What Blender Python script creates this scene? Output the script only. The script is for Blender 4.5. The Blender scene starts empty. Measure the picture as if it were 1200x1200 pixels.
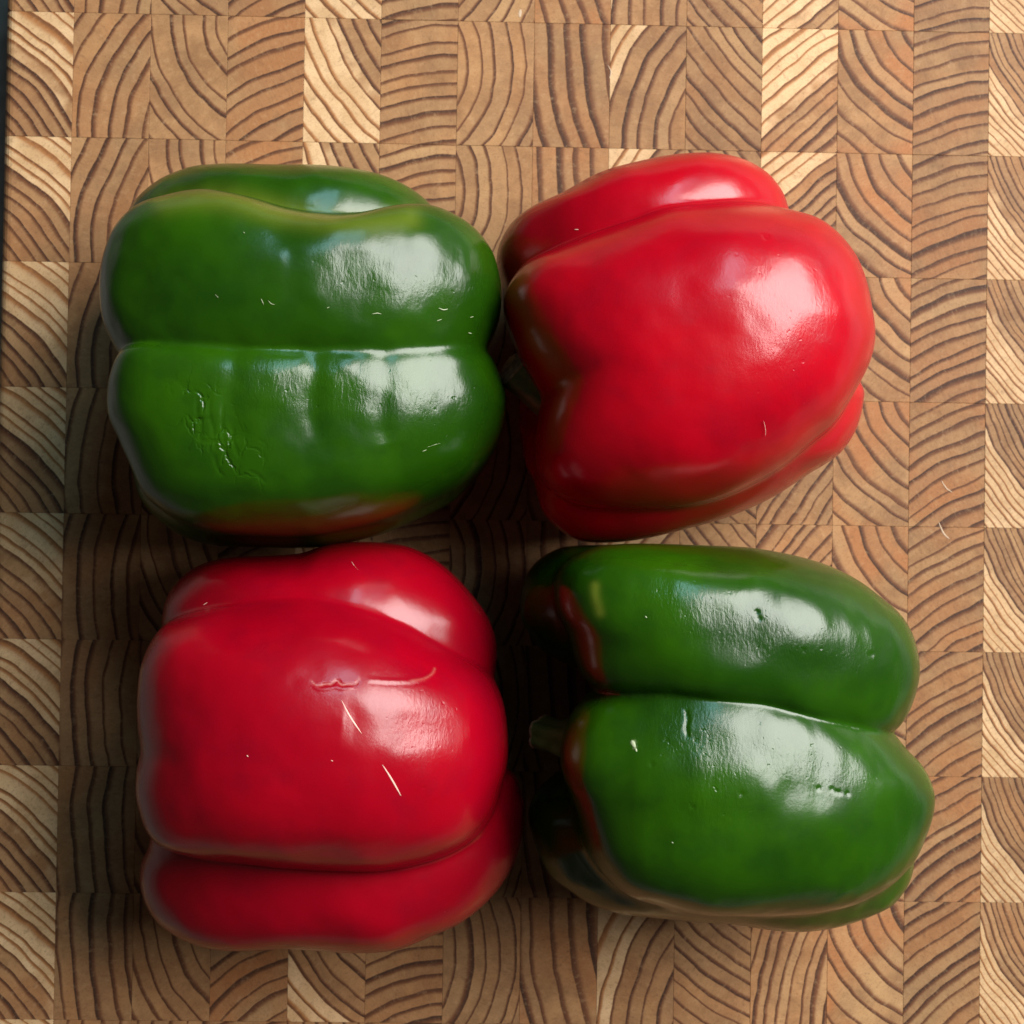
import bpy, math, random
import numpy as np
from mathutils import Vector, Matrix, Euler

# ------------------------------------------------------------------ camera, light, exposure
SC = bpy.context.scene
COL = SC.collection
MM = 0.001
F_PX, IMG = 1700.0, 1200.0            # focal length and frame, in photo pixels
CAM_POS = np.array([-10.042, -3.538, 340.058])       # mm above the board top
CAM_EUL = (0.0158665, -0.0195364, 0.0155225)

cam_data = bpy.data.cameras.new('camera')
cam = bpy.data.objects.new('camera', cam_data)
COL.objects.link(cam)
cam.location = CAM_POS * MM
cam.rotation_euler = CAM_EUL
cam_data.sensor_width = 36.0
cam_data.lens = 36.0 * F_PX / IMG
cam_data.clip_start = 0.01
cam_data.clip_end = 20.0
cam_data.dof.use_dof = True
cam_data.dof.focus_distance = 0.285
cam_data.dof.aperture_fstop = 34.0
SC.camera = cam

world = bpy.data.worlds.new('World')
SC.world = world
world.use_nodes = True
bg = world.node_tree.nodes['Background']
bg.inputs['Color'].default_value = (1.0, 0.93, 0.87, 1)
bg.inputs['Strength'].default_value = 0.048


def window(name, az, el, dist, w, h, power, color):
    """A window pane beside the board: an area lamp facing the peppers."""
    d = Vector((math.cos(el) * math.cos(az), math.cos(el) * math.sin(az), math.sin(el)))
    l = bpy.data.lights.new(name, 'AREA')
    l.shape = 'RECTANGLE'
    l.size, l.size_y = w, h
    l.energy = power
    l.color = color
    o = bpy.data.objects.new(name, l)
    COL.objects.link(o)
    o.location = d * dist
    o.rotation_euler = d.to_track_quat('Z', 'Y').to_euler()
    return o


R = math.radians
window('window_lamp', R(31), R(40), 1.2, 0.86, 0.90, 42.0, (1.0, 0.975, 0.94))
window('sky_lamp', R(74), R(44), 1.2, 0.17, 0.60, 3.1, (0.42, 0.82, 1.0))

SC.view_settings.view_transform = 'Standard'
SC.view_settings.look = 'None'
SC.view_settings.exposure = 0.0
SC.view_settings.gamma = 1.0

# ------------------------------------------------------------------ picture <-> place
CAM_R = np.array(Euler(CAM_EUL).to_matrix())


def unproject(px, z):
    """Photo pixels -> mm on the level plane at height z."""
    px = np.atleast_2d(np.asarray(px, float))
    d = np.stack([(px[:, 0] - IMG / 2) / F_PX, -(px[:, 1] - IMG / 2) / F_PX, -np.ones(len(px))], 1) @ CAM_R.T
    t = (z - CAM_POS[2]) / d[:, 2]
    return CAM_POS + d * t[:, None]


def project(P):
    q = (P - CAM_POS) @ CAM_R
    return np.stack([IMG / 2 + F_PX * q[:, 0] / -q[:, 2], IMG / 2 - F_PX * q[:, 1] / -q[:, 2]], 1)


# ------------------------------------------------------------------ helpers
def empty(name, loc=(0, 0, 0), label=None, cat=None, group=None):
    o = bpy.data.objects.new(name, None)
    o.empty_display_size = 0.02
    COL.objects.link(o)
    o.location = loc
    if label: o['label'] = label
    if cat: o['category'] = cat
    if group: o['group'] = group
    return o


def mesh_obj(name, verts, faces, mat, parent=None, smooth=False):
    me = bpy.data.meshes.new(name)
    me.from_pydata([tuple(map(float, v)) for v in verts], [], [tuple(map(int, f)) for f in faces])
    me.update()
    if smooth:
        me.polygons.foreach_set('use_smooth', np.ones(len(me.polygons), bool))
    if mat: me.materials.append(mat)
    o = bpy.data.objects.new(name, me)
    COL.objects.link(o)
    if parent: o.parent = parent
    return o


class Nodes:
    """Tiny node-graph writer."""
    def __init__(self, name):
        self.m = bpy.data.materials.new(name)
        self.m.use_nodes = True
        self.t = self.m.node_tree
        self.b = self.t.nodes['Principled BSDF']

    def link(self, a, b): self.t.links.new(a, b)

    def put(self, sock, v):
        if hasattr(v, 'links'): self.link(v, sock)
        elif v is not None: sock.default_value = v

    def math(self, op, a, b=None, c=None, clamp=False):
        n = self.t.nodes.new('ShaderNodeMath'); n.operation = op; n.use_clamp = clamp
        for i, v in enumerate((a, b, c)):
            if v is not None: self.put(n.inputs[i], v)
        return n.outputs[0]

    def vec(self, op, a, b=None, out=0):
        n = self.t.nodes.new('ShaderNodeVectorMath'); n.operation = op
        self.put(n.inputs[0], a)
        if b is not None:
            if op == 'SCALE': self.put(n.inputs['Scale'], b)
            else: self.put(n.inputs[1], b)
        return n.outputs['Value' if op in ('LENGTH', 'DOT_PRODUCT') else 'Vector']

    def attr(self, name, kind='OBJECT', out='Fac'):
        n = self.t.nodes.new('ShaderNodeAttribute'); n.attribute_type = kind; n.attribute_name = name
        return n.outputs[out]

    def obj_co(self):
        return self.t.nodes.new('ShaderNodeTexCoord').outputs['Object']

    def noise(self, vec=None, scale=5.0, detail=2.0, rough=0.5, dims='3D', w=None, out='Fac', dist=0.0):
        n = self.t.nodes.new('ShaderNodeTexNoise'); n.noise_dimensions = dims
        if vec is not None: self.link(vec, n.inputs['Vector'])
        if w is not None: self.put(n.inputs['W'], w)
        n.inputs['Scale'].default_value = scale
        n.inputs['Detail'].default_value = detail
        n.inputs['Roughness'].default_value = rough
        n.inputs['Distortion'].default_value = dist
        return n.outputs[out]

    def smooth(self, v, lo, hi, a=0.0, b=1.0):
        n = self.t.nodes.new('ShaderNodeMapRange'); n.interpolation_type = 'SMOOTHSTEP'
        self.put(n.inputs[0], v); self.put(n.inputs[1], lo); self.put(n.inputs[2], hi)
        n.inputs[3].default_value = a; n.inputs[4].default_value = b
        return n.outputs[0]

    def lin(self, v, lo, hi, a=0.0, b=1.0):
        n = self.t.nodes.new('ShaderNodeMapRange')
        self.put(n.inputs[0], v); self.put(n.inputs[1], lo); self.put(n.inputs[2], hi)
        n.inputs[3].default_value = a; n.inputs[4].default_value = b
        return n.outputs[0]

    def mix(self, f, a, b, mode='MIX'):
        n = self.t.nodes.new('ShaderNodeMix'); n.data_type = 'RGBA'; n.blend_type = mode
        self.put(n.inputs[0], f)
        for i, v in ((6, a), (7, b)):
            if isinstance(v, tuple) and len(v) == 3: v = v + (1,)
            self.put(n.inputs[i], v)
        return n.outputs[2]

    def bump(self, h, strength, dist, normal=None):
        n = self.t.nodes.new('ShaderNodeBump')
        n.inputs['Strength'].default_value = strength
        n.inputs['Distance'].default_value = dist
        self.link(h, n.inputs['Height'])
        if normal is not None: self.link(normal, n.inputs['Normal'])
        return n.outputs[0]

    def set(self, **kw):
        for k, v in kw.items():
            k = k.replace('_', ' ')
            if isinstance(v, tuple) and len(v) == 3 and k != 'Subsurface Radius': v = v + (1,)
            self.put(self.b.inputs[k], v)
        return self.m


# ------------------------------------------------------------------ wood
def wood_material():
    n = Nodes('end_grain_wood')
    co = n.obj_co()
    seed = n.attr('ring_seed')
    ctr = n.attr('ring_center', out='Vector')
    gap = n.attr('ring_gap')
    sap_r = n.attr('sap_radius')
    tone = n.attr('tone')
    late = n.attr('late_width')
    flat = n.vec('MULTIPLY', co, (1, 1, 0))
    comb = n.t.nodes.new('ShaderNodeCombineXYZ'); n.link(seed, comb.inputs[2])
    p_s = n.vec('ADD', flat, comb.outputs[0])
    # wavy rings: slow bends and small kinks
    w1 = n.vec('SCALE', n.vec('SUBTRACT', n.noise(p_s, 85, 1, out='Color'), (.5, .5, .5)), 0.0021)
    w2 = n.vec('SCALE', n.vec('SUBTRACT', n.noise(p_s, 300, 2, out='Color'), (.5, .5, .5)), 0.0005)
    p = n.vec('ADD', n.vec('ADD', flat, w1), w2)
    rel = n.vec('MULTIPLY', n.vec('SUBTRACT', p, ctr), (1, 1, 0))
    r = n.vec('LENGTH', rel)
    u0 = n.math('DIVIDE', r, gap)
    wob = n.noise(scale=1.0, detail=1, dims='1D', w=n.math('ADD', n.math('MULTIPLY', u0, 0.55), n.math('MULTIPLY', seed, 7.31)))
    u = n.math('ADD', u0, n.math('MULTIPLY', n.math('SUBTRACT', wob, .5), .75))
    t = n.math('FRACT', u)
    ring_id = n.math('FLOOR', u)
    wn = n.t.nodes.new('ShaderNodeTexWhiteNoise'); wn.noise_dimensions = '1D'
    n.link(n.math('ADD', ring_id, n.math('MULTIPLY', seed, 3.7)), wn.inputs['W'])
    ring_v = wn.outputs[0]
    lo = n.math('SUBTRACT', .94, n.math('MULTIPLY', late, n.math('ADD', .7, n.math('MULTIPLY', ring_v, .6))))
    rise = n.smooth(t, lo, .93)
    rise = n.math('POWER', rise, 1.35)
    fall = n.smooth(t, .945, .998, 1.0, 0.0)
    dark = n.math('MULTIPLY', n.math('MULTIPLY', rise, fall), n.math('ADD', .72, n.math('MULTIPLY', ring_v, .28)))
    # colours
    sap_edge = n.math('ADD', n.math('MULTIPLY', n.math('ADD', ring_id, .5), gap), n.math('MULTIPLY', n.math('SUBTRACT', n.noise(p_s, 150, 2), .5), .0035))
    sap = n.smooth(sap_edge, sap_r, n.math('ADD', sap_r, .0014))
    big = n.noise(p_s, 130, 3, .6)
    heart = n.mix(n.smooth(big, .3, .7), (.228, .112, .046), (.355, .186, .078))
    heart = n.mix(n.math('MULTIPLY', n.smooth(n.noise(n.vec('ADD', p_s, (3.1, 1.7, 0)), 60, 2), .36, .64), n.attr('warmth')), heart, (.330, .128, .044))
    heart = n.mix(n.math('MULTIPLY', ring_v, .35), heart, (.245, .150, .078))
    wn2 = n.t.nodes.new('ShaderNodeTexWhiteNoise'); wn2.noise_dimensions = '1D'
    n.link(n.math('ADD', n.math('MULTIPLY', ring_id, 1.7), n.math('ADD', n.math('MULTIPLY', seed, 1.9), 40.)), wn2.inputs['W'])
    heart = n.mix(n.smooth(wn2.outputs[0], .84, .97, 0, .35), heart, (.46, .28, .13))
    sapc = n.mix(n.smooth(big, .3, .7), (.48, .295, .145), (.60, .395, .215))
    early = n.mix(sap, heart, sapc)
    mid = n.mix(sap, (.125, .045, .018), (.31, .125, .040))
    deep = n.mix(sap, (.045, .018, .010), (.125, .048, .018))
    c = n.mix(n.smooth(dark, .0, .62), early, mid)
    c = n.mix(n.smooth(dark, .56, .98), c, deep)
    # radial rays and pores
    sep = n.t.nodes.new('ShaderNodeSeparateXYZ'); n.link(rel, sep.inputs[0])
    ang = n.math('ARCTAN2', sep.outputs[1], sep.outputs[0])
    cxy = n.t.nodes.new('ShaderNodeCombineXYZ')
    n.link(n.math('MULTIPLY', ang, 60.0), cxy.inputs[0])
    n.link(n.math('MULTIPLY', r, 260.0), cxy.inputs[1]); n.link(seed, cxy.inputs[2])
    ray = n.noise(cxy.outputs[0], 2.2, 3, .65)
    c = n.mix(n.smooth(ray, .54, .76, 0, .42), c, (.12, .055, .026))
    c = n.mix(n.smooth(ray, .26, .46, .22, 0), c, (.44, .28, .15))
    pore = n.noise(p_s, 2600, 2, .6)
    c = n.mix(n.smooth(pore, .52, .78, 0, .42), c, (.085, .042, .023))
    mott = n.noise(n.vec('MULTIPLY', p_s, (1, 1, 1)), 620, 4, .7)
    c = n.mix(n.smooth(mott, .50, .75, 0, .30), c, (.14, .075, .042))
    c = n.mix(n.smooth(mott, .25, .48, .25, 0), c, (.46, .29, .15))
    # every strip of timber has a tone of its own
    hsv = n.t.nodes.new('ShaderNodeHueSaturation')
    n.link(c, hsv.inputs['Color']); n.link(tone, hsv.inputs['Value'])
    hsv.inputs['Saturation'].default_value = 1.0
    # end-grain cut: latewood stands a hair proud, saw marks and pores
    h = n.math('ADD', n.math('MULTIPLY', dark, .6), n.math('MULTIPLY', pore, .5))
    h = n.math('ADD', h, n.math('MULTIPLY', ray, .4))
    nb = n.bump(h, .35, .00012)
    n.set(Base_Color=hsv.outputs[0], Roughness=n.lin(pore, .3, .7, .58, .74), Normal=nb)
    n.b.inputs['Specular IOR Level'].default_value = .22
    return n.m


def counter_material():
    n = Nodes('counter_stone')
    co = n.obj_co()
    f = n.noise(co, 180, 4, .6)
    c = n.mix(n.smooth(f, .35, .7), (.17, .155, .138), (.23, .21, .19))
    return n.set(Base_Color=c, Roughness=.5)


WOOD = wood_material()
PX = 18.0 / 89.5                       # mm of board per photo pixel
BW, BH, BT = 18.0, 29.3575, 32.0
GAP, CH = 0.035, 0.07


def block_mesh(name, w, h, left_round=0.0):
    """A timber block, chamfered along its top; origin at the middle of its top face."""
    x0, x1, y0, y1 = -w / 2, w / 2, -h / 2, h / 2
    prof = []
    if left_round:
        for k in range(6):
            a = math.pi / 2 * k / 5
            prof.append((x0 + left_round * (1 - math.sin(a)), -left_round * (1 - math.cos(a))))
    else:
        prof = [(x0 + CH, 0), (x0, -CH)]
    V, Fc = [], []
    if left_round:
        # the outer edge of the board is rounded over: sweep the rounded profile along y
        prof = prof + [(x0, -BT), (x1, -BT), (x1, -CH), (x1 - CH, 0)]
        for yy, ins in ((y0, 1), (y0 + CH, 0), (y1 - CH, 0), (y1, 1)):
            for (px, pz) in prof:
                V.append((px, yy, pz - (CH if ins and pz > -CH else 0)))
        k = len(prof)
        for s in range(3):
            for i in range(k):
                j = (i + 1) % k
                Fc.append((s * k + i, s * k + j, (s + 1) * k + j, (s + 1) * k + i))
        Fc.append(tuple(range(k - 1, -1, -1))[::-1])
        Fc.append(tuple(3 * k + i for i in range(k))[::-1])
    else:
        a = [(x0 + CH, y0 + CH), (x1 - CH, y0 + CH), (x1 - CH, y1 - CH), (x0 + CH, y1 - CH)]
        b = [(x0, y0), (x1, y0), (x1, y1), (x0, y1)]
        V = [(x, y, 0) for x, y in a] + [(x, y, -CH) for x, y in b] + [(x, y, -BT) for x, y in b]
        Fc = [(0, 1, 2, 3), (11, 10, 9, 8)]
        for i in range(4):
            j = (i + 1) % 4
            Fc += [(4 + i, 4 + j, j, i), (8 + i, 8 + j, 4 + j, 4 + i)]
    me = bpy.data.meshes.new(name)
    me.from_pydata([(x * MM, y * MM, z * MM) for x, y, z in V], [], Fc)
    me.update()
    me.materials.append(WOOD)
    return me


# per strip: ring centre in photo px from the block's top left corner (drifting down the rows),
# ring spacing px, radius px where pale sapwood starts, tone, latewood width
STRIPS = [
    # cx,   cy,  dcx, dcy, gap, sap,  tone, late
    (-127, 266,   0,   2, 13.5, 262, 1.02, .55),
    (231, 145,   25, -14, 19.5, 999, .95, .42),
    (163,  -4,    4,   3, 18.5, 999, .98, .34),
    (137, 275,    2,  -2, 18.0, 999, .95, .42),
    (232, -60,   -6,   3, 15.5, 212, 1.02, .40),
    (123, 443,   -3, -22, 16.5, 999, .97, .50),
    (-88,  50,   -2,   2, 16.8, 999, .97, .34),
    (455,   0,    6,   1, 22.0, 999, .95, .58),
    (240, 145,    2,   2, 18.5, 232, .93, .40),
    (420, -260, -30,  16, 15.5, 999, .88, .40),
    (435, 530,    0, -50, 13.5, 590, 1.03, .46),
    (155, -40,    1,   2, 19.0, 999, 1.00, .44),
    (130, 380,   26,   6, 16.0, 999, .84, .48),
    (205, -60,    2,   2, 7.6, 225, .86, .45),
    (-100, 200,   0,   2, 15.0, 999, .95, .45),
]

WARM = (.5, .5, .15, .9, .3, .35, .25, .8, .3, .35, .4, 1.0, .75, .4, .4)
board = empty('cutting_board', (0, 0, 0), 'end grain chopping board of brown striped wooden blocks under the four peppers', 'cutting board')
rng = random.Random(4)
M_FULL = block_mesh('block', BW - GAP, BH - GAP)
LEFT_W = 16.1
M_LEFT = block_mesh('block_edge', LEFT_W - GAP, BH - GAP, 2.4)
for c, (cx, cy, dcx, dcy, gap, sap, tone, late) in enumerate(STRIPS):
    for r in range(-1, 9):
        first = c == 0
        o = bpy.data.objects.new('block', M_LEFT if first else M_FULL)
        COL.objects.link(o)
        o.parent = board
        xc = (c - 7 + .5) * BW + ((BW - LEFT_W) / 2 if first else 0)
        yc = -(r - 4 + .5) * BH
        o.location = (xc * MM, yc * MM, rng.uniform(-.05, 0.0) * MM)
        j = rng.uniform
        ox = (cx + dcx * r + j(-4, 4) - 44.75) * PX - ((BW - LEFT_W) / 2 if first else 0)
        oy = -(cy + dcy * r + j(-4, 4) - 73) * PX
        o['ring_center'] = [ox * MM, oy * MM, 0.0]
        o['ring_gap'] = gap * PX * MM * j(.985, 1.015)
        o['sap_radius'] = (sap + j(-4, 4)) * PX * MM
        o['ring_seed'] = c * 1.37 + r * .0035 + .2
        o['tone'] = tone * j(.93, 1.06)
        o['late_width'] = late
        o['warmth'] = WARM[c] * j(.8, 1.2)

# the board goes on past the frame: more blocks of the same kind, joined
V, Fc = [], []
def add_block(xc, yc):
    k = len(V)
    for v in M_FULL.vertices: V.append((v.co.x + xc * MM, v.co.y + yc * MM, v.co.z))
    for p in M_FULL.polygons: Fc.append(tuple(k + i for i in p.vertices))
for c in range(0, 19):
    for r in range(-4, 12):
        if c < 15 and -1 <= r < 9: continue
        if c == 0: continue
        add_block((c - 6.5) * BW, -(r - 3.5) * BH)
rest = mesh_obj('outer_blocks', V, Fc, WOOD, board)
rest['kind'] = 'stuff'
rest['ring_center'] = [.03, .2, 0.]; rest['ring_gap'] = .0035; rest['sap_radius'] = 9.; rest['ring_seed'] = .7
rest['tone'] = .95; rest['late_width'] = .4; rest['warmth'] = .5

def board_marks():
    n = Nodes('pale_cut_mark')
    n.set(Base_Color=n.mix(n.noise(n.obj_co(), 1500, 2), (.38, .25, .15), (.50, .38, .27)), Roughness=.7)
    for pts, w in (([(1103, 563), (1109, 572), (1116, 577)], .7), ([(1100, 612), (1106, 625), (1113, 632)], .9), ([(712, 76), (716, 84), (714, 92)], .6), ([(610, 11), (609, 20)], 1.8)):
        line = spline(pts, 6, False)
        t = np.gradient(line, axis=0); t /= np.linalg.norm(t, axis=1)[:, None]
        V, Fc = [], []
        for i, q in enumerate(line):
            ww = w * math.sin(math.pi * (i + .4) / (len(line) - .2)) ** .7
            for s_, z in ((-1, .0), (0, .05), (1, .0)):
                V.append(unproject([q + np.array([-t[i, 1], t[i, 0]]) * ww * s_], z)[0] * MM)
        for i in range(len(line) - 1):
            for k in range(2): Fc.append((i * 3 + k, i * 3 + k + 1, i * 3 + k + 4, i * 3 + k + 3))
        mesh_obj('cut_mark', V, Fc, n.m, board, True)


ct = mesh_obj('countertop', [(-1, -1, -.0325), (1, -1, -.0325), (1, 1, -.0325), (-1, 1, -.0325)], [(0, 1, 2, 3)], counter_material())
ct['kind'] = 'structure'
ct['label'] = 'dark grey countertop under the chopping board'


# ------------------------------------------------------------------ pepper bodies
def value_noise(P, seed):
    rs = np.random.RandomState(seed)
    tab = rs.rand(64, 64, 64) * 2 - 1
    i = np.floor(P).astype(int); f = P - i
    f = f * f * f * (f * (f * 6 - 15) + 10)
    out = np.zeros(len(P))
    for dx in (0, 1):
        for dy in (0, 1):
            for dz in (0, 1):
                w = (f[:, 0] if dx else 1 - f[:, 0]) * (f[:, 1] if dy else 1 - f[:, 1]) * (f[:, 2] if dz else 1 - f[:, 2])
                out += w * tab[(i[:, 0] + dx) & 63, (i[:, 1] + dy) & 63, (i[:, 2] + dz) & 63]
    return out


def spline(pts, n=12, closed=True):
    """Catmull-Rom through the points."""
    pts = np.asarray(pts, float)
    m = len(pts); out = []
    for i in range(m if closed else m - 1):
        if closed: a, b, c, d = (pts[(i + k - 1) % m] for k in range(4))
        else: a, b, c, d = (pts[min(max(i + k - 1, 0), m - 1)] for k in range(4))
        for t in np.arange(n) / n:
            out.append(.5 * ((2 * b) + (c - a) * t + (2 * a - 5 * b + 4 * c - d) * t * t + (3 * b - a - 3 * c + d) * t ** 3))
    if not closed: out.append(pts[-1])
    return np.array(out)


class Lobe:
    """A swollen chamber of the pepper: plan outline (traced at its widest height), height up and down."""
    def __init__(self, px, zc, up, down, p=2.4, tilt=(0, 0), soften=7):
        self.zc, self.up, self.down, self.p, self.tilt = zc, up, down, p, tilt
        px = spline(px)
        w = unproject(px, zc)[:, :2]
        for _ in range(3):
            self.c = (w.min(0) + w.max(0)) / 2
            w = unproject(px, zc + (w - self.c) @ np.array(tilt))[:, :2]
        d = w - self.c
        ang = np.arctan2(d[:, 1], d[:, 0]); rad = np.hypot(d[:, 0], d[:, 1])
        k = np.argsort(ang); ang, rad = ang[k], rad[k]
        # seen in perspective the rim of a swollen lobe lies outside its widest level: trace it back in
        tn = ((w[k] - CAM_POS[:2]) * d[k]).sum(1) / rad / (CAM_POS[2] - zc)
        hh = np.where(tn > 0, up, min(down, zc))
        q = p / (p - 1)
        rad = rad / (1 + (hh * np.abs(tn) / rad) ** q) ** (1 / q)
        self.A = np.linspace(-np.pi, np.pi, 721)
        tab = np.interp(self.A, np.concatenate([ang - 2 * np.pi, ang, ang + 2 * np.pi]), np.tile(rad, 3))
        ker = np.hanning(soften + 2)[1:-1]; ker /= ker.sum()
        h = soften // 2
        tab = np.convolve(np.concatenate([tab[-h - 1:-1], tab, tab[1:h + 1]]), ker, 'valid')
        self.T = tab
        kb = np.hanning(203)[1:-1]; kb /= kb.sum()      # notches of the rim fade out towards the crown
        core = tab[:-1]
        sm = np.convolve(np.concatenate([core[-100:], core, core[:100]]), kb, 'valid')
        self.S = np.append(sm, sm[0])

    def __call__(self, x, y, z):
        dx, dy = x - self.c[0], y - self.c[1]
        r = np.sqrt(dx * dx + dy * dy)
        a = np.arctan2(dy, dx)
        rt, rs_ = np.interp(a, self.A, self.T), np.interp(a, self.A, self.S)
        w = np.clip((r / rt - .50) / .45, 0, 1); w = w * w * (3 - 2 * w)
        rho = r / (rt * w + rs_ * (1 - w))
        dz = z - (self.zc + self.tilt[0] * dx + self.tilt[1] * dy)
        ze = np.abs(dz) / np.where(dz > 0, self.up, self.down)
        g = (rho ** self.p + ze ** self.p) ** (1 / self.p)
        return np.sqrt(r * r + dz * dz) * (1 - 1 / np.maximum(g, 1e-3)) + np.where(g < 1e-3, -20., 0.)


def smin(a, b, k):
    h = np.maximum(k - np.abs(a - b), 0) / k
    return np.minimum(a, b) - h * h * h * k / 6


def seg_dist(P, line):
    best = np.full(len(P), 1e9); along = np.zeros(len(P))
    for i, (a, b) in enumerate(zip(line[:-1], line[1:])):
        ab = b - a
        t = np.clip(((P - a) @ ab) / max(ab @ ab, 1e-9), 0, 1)
        d = np.hypot(*(P - a - t[:, None] * ab).T)
        along = np.where(d < best, (i + t) / (len(line) - 1), along)
        best = np.minimum(best, d)
    return best, along


def surface_nets(fn, lo, hi, step):
    ax = [np.arange(lo[i], hi[i] + step, step) for i in range(3)]
    X, Y, Z = np.meshgrid(*ax, indexing='ij', sparse=True)
    D = fn(X, Y, Z)
    ins = D < 0
    corners = [(i, j, k) for i in (0, 1) for j in (0, 1) for k in (0, 1)]
    nx, ny, nz = (len(a) - 1 for a in ax)
    cut = lambda A, o: A[o[0]:o[0] + nx, o[1]:o[1] + ny, o[2]:o[2] + nz]
    cnt = sum(cut(ins, o).astype(np.int8) for o in corners)
    act = (cnt > 0) & (cnt < 8)
    idx = np.full(act.shape, -1, np.int64)
    cells = np.argwhere(act)
    idx[act] = np.arange(len(cells))
    acc = np.zeros((len(cells), 3)); num = np.zeros(len(cells))
    val = {o: D[cells[:, 0] + o[0], cells[:, 1] + o[1], cells[:, 2] + o[2]] for o in corners}
    for a in corners:
        for b in corners:
            if sum(b) - sum(a) == 1 and sum(abs(np.subtract(a, b))) == 1:
                va, vb = val[a], val[b]
                m = (va < 0) != (vb < 0)
                t = np.where(m, va / np.where(m, va - vb, 1), 0)
                acc += m[:, None] * (np.array(a) + t[:, None] * (np.array(b) - np.array(a)))
                num += m
    Vv = (cells + acc / num[:, None]) * step + np.array([a[0] for a in ax])
    faces = []
    for d in range(3):
        e = [(0, 0, 0), (0, 0, 0)]
        s0 = ins[1:-1, 1:-1, 1:-1]
        sh = [1, 1, 1]; sh[d] = 2
        s1 = ins[sh[0]:ins.shape[0] - 2 + sh[0], sh[1]:ins.shape[1] - 2 + sh[1], sh[2]:ins.shape[2] - 2 + sh[2]]
        q = np.argwhere(s0 != s1) + 1
        flip = ins[q[:, 0], q[:, 1], q[:, 2]]
        u, v = (d + 1) % 3, (d + 2) % 3
        off = []
        for du, dv in ((1, 1), (0, 1), (0, 0), (1, 0)):
            o = np.zeros(3, int); o[u] = du; o[v] = dv
            off.append(idx[tuple((q - o).T)])
        f = np.stack(off, 1)
        f[~flip] = f[~flip][:, ::-1]
        faces.append(f)
    return Vv, np.concatenate(faces)


def subdivide(V, Fq):
    n = len(V)
    E = np.sort(np.concatenate([Fq[:, [0, 1]], Fq[:, [1, 2]], Fq[:, [2, 3]], Fq[:, [3, 0]]]), 1)
    u, inv = np.unique(E[:, 0] * n + E[:, 1], return_inverse=True)
    mid = (V[u // n] + V[u % n]) / 2
    cen = V[Fq].mean(1)
    m = len(Fq)
    e = [n + inv[k * m:(k + 1) * m] for k in range(4)]
    c = n + len(u) + np.arange(m)
    f = [np.stack([Fq[:, k], e[k], c, e[k - 1]], 1) for k in range(4)]
    return np.concatenate([V, mid, cen]), np.concatenate(f)


def relax(V, Fq, times):
    for _ in range(times):
        acc = np.zeros_like(V); num = np.zeros(len(V))
        for k in range(4):
            for nb in (1, 3):
                for d in range(3):
                    acc[:, d] += np.bincount(Fq[:, k], V[Fq[:, (k + nb) % 4], d], len(V))
                num += np.bincount(Fq[:, k], minlength=len(V))
        V = V + .5 * (acc / np.maximum(num, 1)[:, None] - V)
    return V


STEP = 0.72


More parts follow.
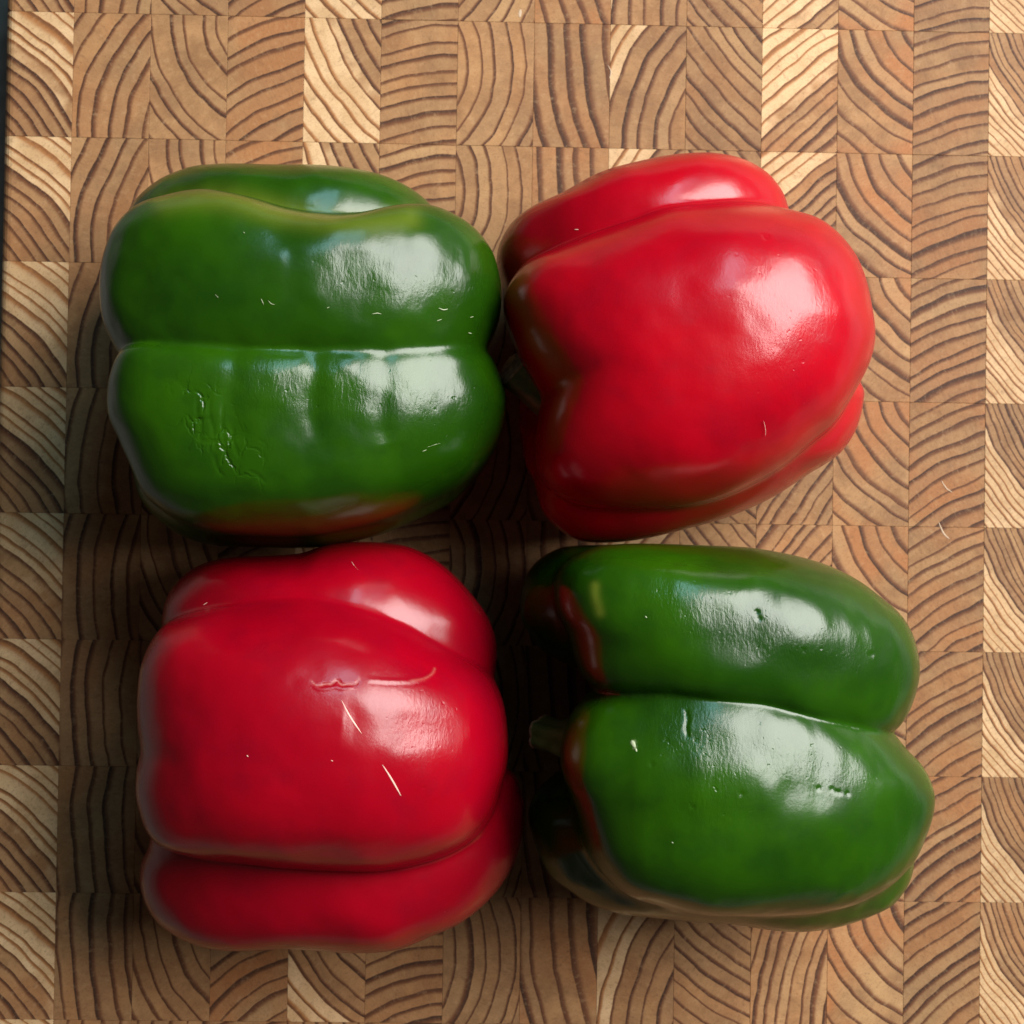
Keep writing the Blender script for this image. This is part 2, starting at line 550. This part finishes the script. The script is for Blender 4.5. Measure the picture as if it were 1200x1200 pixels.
class Pepper:
    """Builds one pepper's flesh: lobes melted together, then creases, dents, wrinkles and scars on its skin."""
    def __init__(self, lobes, k=3.0, creases=(), pits=()):
        self.lobes, self.k, self.creases = lobes, k, creases
        self.pits = pits

    def field(self, x, y, z):
        d = None
        for L, k in self.lobes:
            v = L(x, y, z)
            d = v if d is None else smin(d, v, k)
        for (p, rad, depth) in self.pits:           # dimple at the stem
            q = ((x - p[0]) ** 2 + (y - p[1]) ** 2 + (z - p[2]) ** 2) / rad ** 2
            d = d + depth * np.exp(-q)
        return np.maximum(d, .35 - z + 0 * d)       # rests flat on the board

    def grad(self, P, e=.05):
        x, y, z = P.T
        g = np.stack([self.field(x + e, y, z) - self.field(x - e, y, z),
                      self.field(x, y + e, z) - self.field(x, y - e, z),
                      self.field(x, y, z + e) - self.field(x, y, z - e)], 1) / (2 * e)
        return g

    def snap(self, P, times=3):
        for _ in range(times):
            g = self.grad(P)
            f = self.field(*P.T)
            P = P - np.clip(f / np.maximum((g * g).sum(1), .05), -.6, .6)[:, None] * g
        return P

    def build(self):
        lo = np.array([1e9] * 3); hi = -lo
        for L, _ in self.lobes:
            m = L.T.max()
            lo = np.minimum(lo, [L.c[0] - m, L.c[1] - m, 0]); hi = np.maximum(hi, [L.c[0] + m, L.c[1] + m, L.zc + L.up])
        lo[2] = -2.0
        V, Fq = surface_nets(self.field, lo - 2, hi + 3, STEP)
        V = relax(V, Fq, 2); V = self.snap(V, 2)
        V, Fq = subdivide(V, Fq)
        V = relax(V, Fq, 1); V = self.snap(V, 2)
        V = relax(V, Fq, 1)
        self.V, self.F = V, Fq
        g = self.grad(V)
        self.N = g / np.maximum(np.linalg.norm(g, axis=1), 1e-6)[:, None]
        self.px = project(V)
        view = CAM_POS - V
        view /= np.linalg.norm(view, axis=1)[:, None]
        self.seen = np.clip((self.N * view).sum(1) * 4, 0, 1)
        self.mark = np.zeros(len(V)); self.blush = np.zeros(len(V)); self.crack = np.zeros(len(V)); self.crinkle = np.zeros(len(V))
        self.disp = np.zeros(len(V))
        return self

    def undulate(self, amp, size, seed, stretch=(1, 1, 1)):
        self.disp += amp * np.clip(self.N[:, 2] * 1.7 - .1, 0, 1) * value_noise(self.V / size / np.array(stretch) + 11.3, seed)

    def groove(self, px, width, depth, mark=0.0, taper=None, smooth=True):
        """A crease, wrinkle or scratch along a line on the visible skin (width in photo px, depth in mm)."""
        line = spline(px, 8, False) if smooth else np.asarray(px, float)
        lo, hi = line.min(0) - width * 3.5, line.max(0) + width * 3.5
        m = np.where((self.px > lo).all(1) & (self.px < hi).all(1) & (self.seen > 0))[0]
        if not len(m): return
        d, t = seg_dist(self.px[m], line)
        w = np.exp(-(d / width) ** 2) * self.seen[m]
        if taper == 'end': w *= (1 - t) ** 1.5
        elif smooth: w *= np.clip(4 * t * (1 - t) * 2, 0.05, 1)
        self.disp[m] -= depth * w
        if mark: self.mark[m] = np.maximum(self.mark[m], mark * np.exp(-(d / (width * .8)) ** 2))

    def spot(self, c, size, depth, mark=0.0):
        self.groove([c, (c[0] + .01, c[1])], size, depth, mark, smooth=False)

    def tint(self, px, width, value, layer='blush'):
        line = spline(px, 8, False)
        d, _ = seg_dist(self.px, line)
        cur = getattr(self, layer)
        setattr(self, layer, np.maximum(cur, value * np.exp(-(d / width) ** 2) * self.seen))

    def finish(self, root_loc):
        V = self.V + self.N * self.disp[:, None]
        V[:, 2] = np.maximum(V[:, 2], .06)
        me = bpy.data.meshes.new('skin')
        n, m = len(V), len(self.F)
        me.vertices.add(n); me.vertices.foreach_set('co', ((V - root_loc) * MM).ravel())
        me.loops.add(m * 4); me.loops.foreach_set('vertex_index', self.F.ravel().astype(np.int32))
        me.polygons.add(m); me.polygons.foreach_set('loop_start', np.arange(m, dtype=np.int32) * 4)
        me.update(calc_edges=True)
        me.polygons.foreach_set('use_smooth', np.ones(m, bool))
        for nm, v in (('scar', self.mark), ('blush', self.blush), ('crack', self.crack), ('crinkle', self.crinkle)):
            me.attributes.new(nm, 'FLOAT', 'POINT').data.foreach_set('value', v.astype(np.float32))
        self.shape = V
        return me


def skin_material(name, kind, deep=1.0):
    n = Nodes(name)
    co = n.obj_co()
    scar = n.attr('scar', 'GEOMETRY'); blush = n.attr('blush', 'GEOMETRY')
    a = n.noise(co, 26, 3, .55)
    b = n.noise(co, 95, 3, .6)
    fine = n.noise(co, 900, 2, .6)
    speck = n.noise(co, 2300, 1, .5)
    if kind == 'red':
        ior = 1.43
        c = n.mix(n.smooth(a, .3, .7), (.30 * deep, .0002, .007), (.385 * deep, .0003, .007))
        c = n.mix(n.smooth(b, .45, .75, 0, .5), c, (.24 * deep, .0003, .0085))
        c = n.mix(blush, c, (.50, .06, .02))
        c = n.mix(scar, c, (.74, .40, .30))
        radius, sub, scol = (1.0, .25, .15), .0012, .12
        rough, coat = .235, .0
    else:
        ior = 1.38
        c = n.mix(n.smooth(a, .3, .7), (.007, .036, .0009), (.019, .076, .0006))
        c = n.mix(n.smooth(b, .42, .75, 0, .55), c, (.005, .029, .0014))
        c = n.mix(blush, c, (.11, .14, .012))
        c = n.mix(scar, c, (.42, .45, .24))
        radius, sub, scol = (.5, 1.0, .2), .0010, .10
        rough, coat = .22, .0
    h = n.math('ADD', n.math('MULTIPLY', fine, .75), n.math('MULTIPLY', speck, .25))
    nb = n.bump(h, .12, .00022)
    # fine crinkles where the skin has begun to dry, and a net of cracks
    st = n.vec('MULTIPLY', co, (1.0, .38, .6))
    cr = n.noise(st, 1500, 3, .6, dist=.6)
    pit = n.smooth(n.noise(co, 700, 1, .5), .70, .80, 0, -.8)
    crk = n.attr('crinkle', 'GEOMETRY')
    nb = n.bump(n.math('MULTIPLY', n.math('ADD', cr, pit), crk), .45, .00022, nb)
    vo = n.t.nodes.new('ShaderNodeTexVoronoi'); vo.feature = 'DISTANCE_TO_EDGE'
    vo.inputs['Scale'].default_value = 330
    wv = n.vec('ADD', n.vec('MULTIPLY', co, (1.0, .55, 1.0)), n.vec('SCALE', n.noise(co, 500, 2, out='Color'), .0016))
    n.link(wv, vo.inputs['Vector'])
    net = n.math('MULTIPLY', n.math('MULTIPLY', n.smooth(vo.outputs[0], 0, .10, 1, 0), n.smooth(n.noise(co, 260, 1), .40, .60)), n.attr('crack', 'GEOMETRY'))
    nb = n.bump(n.math('MULTIPLY', net, -1.0), .7, .00022, nb)
    n.set(Base_Color=c, Normal=nb, Roughness=n.math('ADD', n.lin(b, .3, .7, rough - .03, rough + .04), n.math('MULTIPLY', scar, .25)))
    n.b.inputs['IOR'].default_value = ior
    n.b.inputs['Subsurface Weight'].default_value = scol
    n.b.inputs['Subsurface Radius'].default_value = radius
    n.b.inputs['Subsurface Scale'].default_value = sub
    n.b.inputs['Specular IOR Level'].default_value = .5 if kind == 'red' else .62
    n.b.inputs['Coat Weight'].default_value = coat
    n.b.inputs['Coat Roughness'].default_value = .17
    return n.m


RED = skin_material('red_pepper_skin', 'red')
CRIMSON = skin_material('crimson_pepper_skin', 'red', .78)
GREEN = skin_material('green_pepper_skin', 'green')


def stem_material():
    n = Nodes('stem_green')
    co = n.obj_co()
    c = n.mix(n.smooth(n.noise(co, 300, 3), .35, .7), (.07, .13, .028), (.13, .20, .05))
    return n.set(Base_Color=c, Roughness=.5, Normal=n.bump(n.noise(co, 900, 3), .3, .0003))


def cut_material():
    n = Nodes('dry_cut')
    co = n.obj_co()
    c = n.mix(n.smooth(n.noise(co, 900, 3), .35, .7), (.30, .21, .11), (.50, .40, .24))
    return n.set(Base_Color=c, Roughness=.8, Normal=n.bump(n.noise(co, 1500, 3), .6, .0004))


STEM, CUT = stem_material(), cut_material()


def make_stem(root, base, path, radii, cut_tilt=0.0):
    """Ribbed fruit stalk: tube through path (mm, relative), flaring at the calyx; its dry cut end is a sub-part."""
    path = spline(path, 6, False)
    rad = np.interp(np.linspace(0, 1, len(path)), np.linspace(0, 1, len(radii)), radii)
    V, Fc = [], []
    K = 30
    prev = None
    for i, (p, r) in enumerate(zip(path, rad)):
        t = path[min(i + 1, len(path) - 1)] - path[max(i - 1, 0)]
        t = t / np.linalg.norm(t)
        u = np.cross(t, [0, 0, 1.]); u /= np.linalg.norm(u)
        v = np.cross(u, t)
        for k in range(K):
            a = 2 * math.pi * k / K
            rr = r * (1 + .09 * math.cos(5 * a + .4) + .03 * math.cos(11 * a + i * .1))
            V.append(p + u * rr * math.cos(a) + v * rr * math.sin(a))
    for i in range(len(path) - 1):
        for k in range(K):
            l = (k + 1) % K
            Fc.append((i * K + k, i * K + l, (i + 1) * K + l, (i + 1) * K + k))
    o = mesh_obj('stem', (np.array(V) - base) * MM, Fc, STEM, root, True)
    ring = np.array(V[-K:])
    c = ring.mean(0)
    t = path[-1] - path[-3]; t /= np.linalg.norm(t)
    V2 = list(ring) + [c + (q - c) * 1.06 + t * .5 for q in ring] + [c + (q - c) * .6 + t * .25 for q in ring] + [c - t * .1]
    F2 = []
    for s in range(2):
        for k in range(K):
            l = (k + 1) % K
            F2.append((s * K + k, s * K + l, (s + 1) * K + l, (s + 1) * K + k))
    for k in range(K): F2.append((2 * K + k, 2 * K + (k + 1) % K, 3 * K))
    mesh_obj('cut_end', (np.array(V2) - base) * MM, F2, CUT, o, True)
    return o


def add_pepper(name, label, pep, mat, cat, group):
    base = np.array([pep.V[:, 0].mean(), pep.V[:, 1].mean(), 0.0])
    root = empty(name, base * MM, label, cat, group)
    me = pep.finish(base)
    me.materials.append(mat)
    o = bpy.data.objects.new('skin', me)
    COL.objects.link(o)
    o.parent = root
    return root, base


GREENS, REDS = 'green bell peppers on the board', 'red bell peppers on the board'
rs = np.random.RandomState(7)

# ---- green pepper, upper left
tl = Pepper([
    (Lobe([(116, 339), (119, 304), (133, 267), (158, 242), (187, 231), (221, 224), (252, 223), (295, 230), (343, 243), (395, 253), (438, 254), (477, 247),
           (512, 247), (538, 257), (559, 272), (577, 296), (585, 322), (588, 345), (585, 374), (574, 402), (556, 432), (510, 460), (430, 466), (300, 466),
           (200, 458), (150, 430), (128, 398), (119, 372)], 49, 24, 36, 2.4, (-.12, 0)), 1),
    (Lobe([(141, 412), (168, 400), (230, 392), (340, 391), (450, 392), (540, 402), (573, 417), (586, 440), (594, 468), (592, 494), (581, 525), (559, 556), (525, 582),
           (481, 603), (438, 617), (382, 627), (343, 630), (300, 630), (256, 628), (215, 616), (175, 588), (152, 545), (139, 517), (127, 491), (125, 463), (129, 437)],
          45, 26, 40, 3.0, (-.19, .13)), 1.8),
    (Lobe([(152, 248), (178, 220), (213, 201), (247, 194), (291, 192), (343, 194), (395, 200), (442, 209), (473, 220), (499, 237), (518, 260), (532, 290),
           (520, 335), (440, 370), (300, 375), (190, 360), (150, 320), (143, 280)], 27, 25, 28, 2.3), 2.0),
    (Lobe([(150, 520), (158, 564), (165, 586), (187, 612), (221, 633), (256, 641), (295, 642), (343, 642), (382, 640), (438, 629), (481, 612), (525, 590),
           (552, 560), (560, 520), (540, 470), (400, 440), (250, 440), (170, 475)], 26, 25, 27, 2.3), 5.0),
    (Lobe([(180, 430), (220, 320), (350, 290), (490, 320), (530, 430), (490, 540), (350, 570), (220, 540)], 38, 15, 37, 2.3), 3.0),
]).build()
tl.undulate(.55, 22, 3)
tl.undulate(.34, 8.0, 9, (1.0, 1.4, 1.3))
tl.undulate(.09, 3.2, 6)
tl.tint([(190, 236), (260, 232), (340, 250), (420, 262), (480, 256)], 16, .55)
tl.tint([(228, 470), (246, 500), (262, 530), (285, 545)], 26, 1.0, 'crack')
for x0, dp in ((272, .22), (368, .38), (450, .36)):
    tl.groove([(x0, 405), (x0 + 2, 440), (x0 - 2, 480), (x0 + 6, 520)], 13, dp)
for pts in ([(232, 464), (230, 480), (235, 500), (234, 520)], [(246, 466), (245, 484), (250, 506), (252, 530)], [(262, 470), (260, 495), (263, 520), (268, 540)],
            [(272, 500), (274, 520), (281, 538)], [(226, 488), (234, 492), (247, 490)], [(234, 517), (246, 518), (262, 517)], [(250, 532), (254, 548), (262, 560)], [(290, 552), (302, 557), (311, 566)]):
    tl.groove(pts, 1.7, .14)
tl.tint([(300, 455), (380, 460), (470, 470), (555, 480)], 40, .8, 'crinkle')
tl.tint([(400, 320), (480, 330), (550, 340)], 34, .7, 'crinkle')
root, base = add_pepper('bell_pepper', 'green bell pepper with a patch of fine cracked wrinkles and a yellowish upper edge', tl, GREEN, 'bell pepper', GREENS)

# ---- red pepper, upper right
tr = Pepper([
    (Lobe([(601, 327), (615, 312), (640, 300), (692, 275), (733, 258), (770, 244), (807, 238), (848, 235), (888, 238), (923, 245), (958, 256), (982, 274), (1001, 299),
           (1013, 327), (1021, 360), (1025, 393), (1021, 421), (1009, 450), (978, 499), (945, 527), (905, 556), (856, 580), (815, 593), (774, 599), (725, 599),
           (680, 593), (652, 580), (635, 562), (627, 540), (626, 512), (629, 487), (632, 466), (622, 446), (607, 417), (594, 380), (590, 352)], 43, 32, 42, 2.4, (-.06, -.05)), 1),
    (Lobe([(582, 299), (594, 272), (615, 254), (652, 236), (692, 211), (725, 197), (758, 187), (790, 182), (831, 182), (864, 188), (888, 199), (909, 217),
           (923, 244), (925, 285), (880, 330), (760, 370), (660, 380), (605, 360), (586, 328)], 30, 27, 30, 2.3), 1.6),
    (Lobe([(1009, 450), (1012, 474), (1003, 507), (982, 536), (945, 560), (905, 585), (856, 605), (807, 619), (758, 631), (717, 636), (680, 634), (656, 621),
           (637, 601), (629, 576), (627, 552), (640, 500), (720, 440), (850, 400), (970, 405)], 28, 27, 29, 2.3), 2.2),
    (Lobe([(609, 462), (608, 500), (614, 535), (627, 562), (680, 590), (760, 560), (770, 480), (700, 440), (630, 440)], 22, 20, 23, 2.2), 2.5),
    (Lobe([(660, 430), (700, 330), (820, 290), (940, 320), (985, 420), (930, 520), (800, 560), (690, 540)], 36, 26, 36, 2.3), 3.0),
], pits=[((*unproject([(628, 462)], 36)[0][:2], 31), 8, 2.5)]).build()
tr.undulate(.7, 26, 13)
tr.undulate(.32, 9, 15)
tr.tint([(900, 330), (950, 380), (930, 430)], 50, .55, 'crinkle')
tr.undulate(.05, 3.4, 16)
tr.groove([(893, 276), (897, 282), (900, 276)], 1.8, .12)
root_tr, base_tr = add_pepper('bell_pepper', 'unblemished red bell pepper lying tilted, with a green stem on its left end', tr, RED, 'bell pepper', REDS)
pa = [unproject([p], z)[0] for p, z in (((676, 474), 36), ((650, 466), 37), ((626, 450), 39), ((602, 430), 41))]
make_stem(root_tr, base_tr, pa, [9, 5.2, 4.3, 4.4])

# ---- red pepper, lower left
bl = Pepper([
    (Lobe([(190, 733), (216, 719), (246, 710), (284, 703), (331, 696), (370, 694), (412, 699), (446, 709), (480, 724), (510, 743), (535, 760), (563, 778), (579, 797),
           (590, 824), (595, 858), (595, 892), (588, 922), (578, 952), (561, 977), (535, 994), (501, 1007), (459, 1017), (404, 1020), (352, 1019), (302, 1015),
           (255, 1009), (217, 1000), (190, 990), (175, 976), (166, 958), (159, 926), (160, 896), (165, 871), (162, 841), (163, 803), (171, 765)], 43, 33, 42, 2.25, (-.08, 0)), 1),
    (Lobe([(190, 733), (193, 705), (208, 680), (234, 660), (268, 652), (310, 651), (353, 648), (382, 639), (416, 635), (450, 636), (480, 641), (510, 656),
           (535, 677), (559, 705), (574, 728), (582, 756), (580, 790), (560, 830), (480, 850), (340, 840), (230, 800), (194, 765)], 29, 26, 29, 2.3, soften=31), 1.8),
    (Lobe([(174, 988), (166, 1003), (163, 1024), (168, 1049), (180, 1071), (200, 1088), (225, 1100), (259, 1108), (297, 1110), (331, 1109), (378, 1112), (429, 1112),
           (476, 1105), (514, 1088), (548, 1071), (578, 1045), (599, 1015), (610, 986), (614, 952), (610, 926), (590, 900), (500, 880), (380, 880), (250, 900), (190, 950)],
          28, 27, 29, 2.3), 2.0),
    (Lobe([(210, 860), (250, 760), (370, 730), (500, 760), (550, 860), (500, 960), (370, 990), (250, 970)], 36, 26, 36, 2.3), 3.0),
]).build()
bl.undulate(.6, 24, 23)
bl.undulate(.30, 9, 25)
bl.undulate(.06, 3.4, 26)
bl.tint([(470, 790), (500, 840), (490, 890)], 40, .7, 'crinkle')
bl.groove([(335, 798), (360, 797), (395, 799), (420, 798)], 8, .07)
bl.groove([(365, 798), (372, 804), (380, 802), (388, 802), (395, 798), (400, 803), (409, 803), (416, 803), (420, 796)], 1.2, .16, .22)
bl.groove([(367, 801), (374, 808), (392, 806), (400, 808), (418, 806)], 1.6, -.10)
bl.groove([(426, 798), (455, 800), (482, 800), (498, 796), (507, 789), (510, 783)], 2.6, -.12)
bl.groove([(428, 802), (455, 804), (482, 804), (500, 800)], 1.6, .05)
bl.groove([(480, 800), (496, 797), (506, 790), (509, 784)], 1.6, -.05, .12)
bl.groove([(400, 850), (470, 856), (550, 852)], 24, .30)
bl.groove([(230, 795), (240, 830), (262, 862)], 12, -.05)
bl.spot((512, 794), 2.0, -.1)
root_bl, base_bl = add_pepper('bell_pepper', 'red bell pepper with a small torn scar and thin pale scratches', bl, CRIMSON, 'bell pepper', REDS)

# ---- green pepper, lower right
br = Pepper([
    (Lobe([(649, 692), (653, 718), (664, 743), (674, 782), (692, 803), (730, 815), (800, 826), (900, 848), (1000, 872), (1043, 860), (1063, 837), (1074, 807), (1077, 777),
           (1070, 743), (1055, 716), (1034, 697), (1004, 675), (970, 659), (932, 649), (881, 642), (821, 637), (770, 635), (728, 636), (694, 641), (664, 658), (652, 675)],
          46, 27, 40, 2.6, (-.18, 0)), 1),
    (Lobe([(691, 801), (668, 824), (655, 850), (650, 879), (655, 905), (666, 930), (676, 956), (690, 1000), (720, 1035), (760, 1052), (812, 1064), (860, 1070), (900, 1074),
           (950, 1072), (1000, 1060), (1040, 1037), (1070, 1005), (1086, 970), (1094, 934), (1091, 909), (1080, 888), (1063, 871), (1040, 846), (990, 808), (920, 776),
           (840, 756), (750, 758)], 46, 28, 40, 2.6, (-.18, -.03)), 1.8),
    (Lobe([(677, 639), (643, 648), (621, 667), (611, 692), (609, 718), (617, 740), (640, 770), (700, 790), (850, 780), (960, 745), (960, 690), (880, 652), (770, 640)], 26, 22, 27, 2.3), 2.2),
    (Lobe([(719, 1062), (685, 1051), (660, 1034), (640, 1017), (625, 985), (618, 950), (640, 915), (700, 890), (900, 885), (1020, 910), (1060, 950), (1069, 1010), (1050, 1049),
           (1021, 1068), (982, 1083), (940, 1090), (898, 1089), (855, 1083), (812, 1077), (762, 1068)], 27, 24, 28, 2.3), 9.0),
    (Lobe([(720, 860), (750, 760), (870, 730), (1000, 770), (1030, 870), (990, 980), (860, 1000), (750, 970)], 37, 14, 37, 2.3), 3.0),
], pits=[((*unproject([(645, 850)], 36)[0][:2], 36), 13, 5.0)]).build()
br.undulate(.55, 22, 33)
br.undulate(.50, 9, 35, (1.5, 1.0, 1.3))
br.undulate(.11, 3.4, 36, (1, 1.6, 1))
br.groove([(803, 830), (806, 842), (804, 853), (807, 865)], 1.6, .35)
br.spot((887, 717), 3.0, .30); br.spot((890, 725), 2.6, .25); br.spot((942, 762), 2.2, .15); br.spot((1024, 767), 3, .15)
for q in ((976, 925), (981, 928), (985, 929), (994, 930), (960, 924), (811, 945), (764, 896), (868, 930)): br.spot(q, 2.2, .22)
br.spot((742, 870), 2.6, -.15, .95); br.spot((744, 876), 1.8, -.1, .9)
br.tint([(697, 687), (698, 700), (703, 718)], 6, .8)
br.tint([(790, 850), (830, 890), (830, 930)], 45, .9, 'crinkle')
br.tint([(900, 880), (990, 910)], 32, .7, 'crinkle')
br.tint([(780, 710), (880, 740), (1000, 770)], 36, .8, 'crinkle')
root_br, base_br = add_pepper('bell_pepper', 'green bell pepper with pitted glossy lobes and a cut stem facing the scarred red pepper', br, GREEN, 'bell pepper', GREENS)
pb = [unproject([p], z)[0] for p, z in (((696, 866), 38), ((670, 867), 37), ((652, 864), 35), ((636, 859), 32))]
make_stem(root_br, base_br, pb, [8, 4.2, 3.4, 3.5])

board_marks()
# ---- thin dry scratches on the scarred red pepper: slivers of pale skin lying on it
def sliver(root, base, pep, px, width, mat):
    line = spline(px, 8, False)
    n = len(line)
    sel = np.where(pep.seen > .1)[0]
    V, Fc = [], []
    t = np.gradient(line, axis=0); t /= np.linalg.norm(t, axis=1)[:, None]
    nrm = np.stack([-t[:, 1], t[:, 0]], 1)
    for i in range(n):
        w = width * math.sin(math.pi * (i + .35) / (n - .3)) ** .7
        for s, lift in ((-1, .0), (0, .09), (1, .0)):
            q = line[i] + nrm[i] * w * s
            d = ((pep.px[sel] - q) ** 2).sum(1)
            k = np.argpartition(d, 5)[:5]
            wgt = 1 / (d[k] + .05); wgt /= wgt.sum()
            z = (pep.shape[sel[k], 2] * wgt).sum()
            V.append(unproject([q], z + .03 + lift)[0])
    for i in range(n - 1):
        for s in range(2):
            a = i * 3 + s
            Fc.append((a, a + 1, a + 4, a + 3))
    return mesh_obj('scratch', (np.array(V) - base) * MM, Fc, mat, root, True)


def scratch_material(name, a, b):
    n = Nodes(name)
    c = n.mix(n.noise(n.obj_co(), 1500, 2), a, b)
    return n.set(Base_Color=c, Roughness=.5)


SCR = scratch_material('dry_scratch', (.70, .32, .26), (.80, .55, .45))
SCRG = scratch_material('pale_scratch', (.30, .36, .18), (.48, .52, .34))
for px, w in (([(514, 361), (520, 363), (525, 362)], .8), ([(512, 376), (518, 374)], .5), ([(436, 368), (442, 367), (447, 368)], .7), ([(549, 390), (553, 391)], .8), ([(551, 372), (555, 371)], .5),
              ([(306, 350), (309, 357)], .6), ([(314, 352), (318, 356), (322, 357)], .6), ([(252, 345), (256, 349)], .4), ([(501, 524), (510, 521), (517, 519)], .45), ([(523, 511), (530, 509)], .6), ([(535, 514), (541, 512)], .5),
              ([(554, 505), (559, 503)], .6), ([(495, 529), (500, 527)], .5), ([(568, 479), (572, 476)], .5), ([(383, 361), (386, 360)], .6), ([(285, 272), (287, 273)], .6)):
    sliver(root, base, tl, px, w * .6, SCRG)
for px, w in (([(740, 868), (742, 871), (744, 876)], 2.2), ([(745, 877), (746, 881)], 1.0), ([(756, 722), (758, 724)], .7), ([(787, 987), (789, 988)], .6)):
    sliver(root_br, base_br, br, px, w, SCRG)
for px, w in (([(895, 493), (897, 503), (897, 511)], .3), ([(673, 269), (678, 269)], .5)):
    sliver(root_tr, base_tr, tr, px, w, SCR)
for px, w in (([(289, 885), (291, 887)], .7), ([(388, 891), (390, 892)], .6), ([(359, 695), (364, 696)], .7), ([(238, 709), (243, 706)], .8), ([(446, 812), (447, 818)], .6), ([(558, 898), (555, 906), (552, 912)], .45), ([(412, 658), (416, 664), (420, 668)], .45), ([(194, 950), (200, 955)], .5),
              ([(400, 820), (408, 836), (417, 850), (424, 860)], 1.1), ([(448, 896), (457, 910), (464, 922), (470, 933)], 1.25), ([(554, 897), (551, 906), (547, 918)], 1.0)):
    sliver(root_bl, base_bl, bl, px, w * .8, SCR)

SC.render.engine = 'CYCLES'
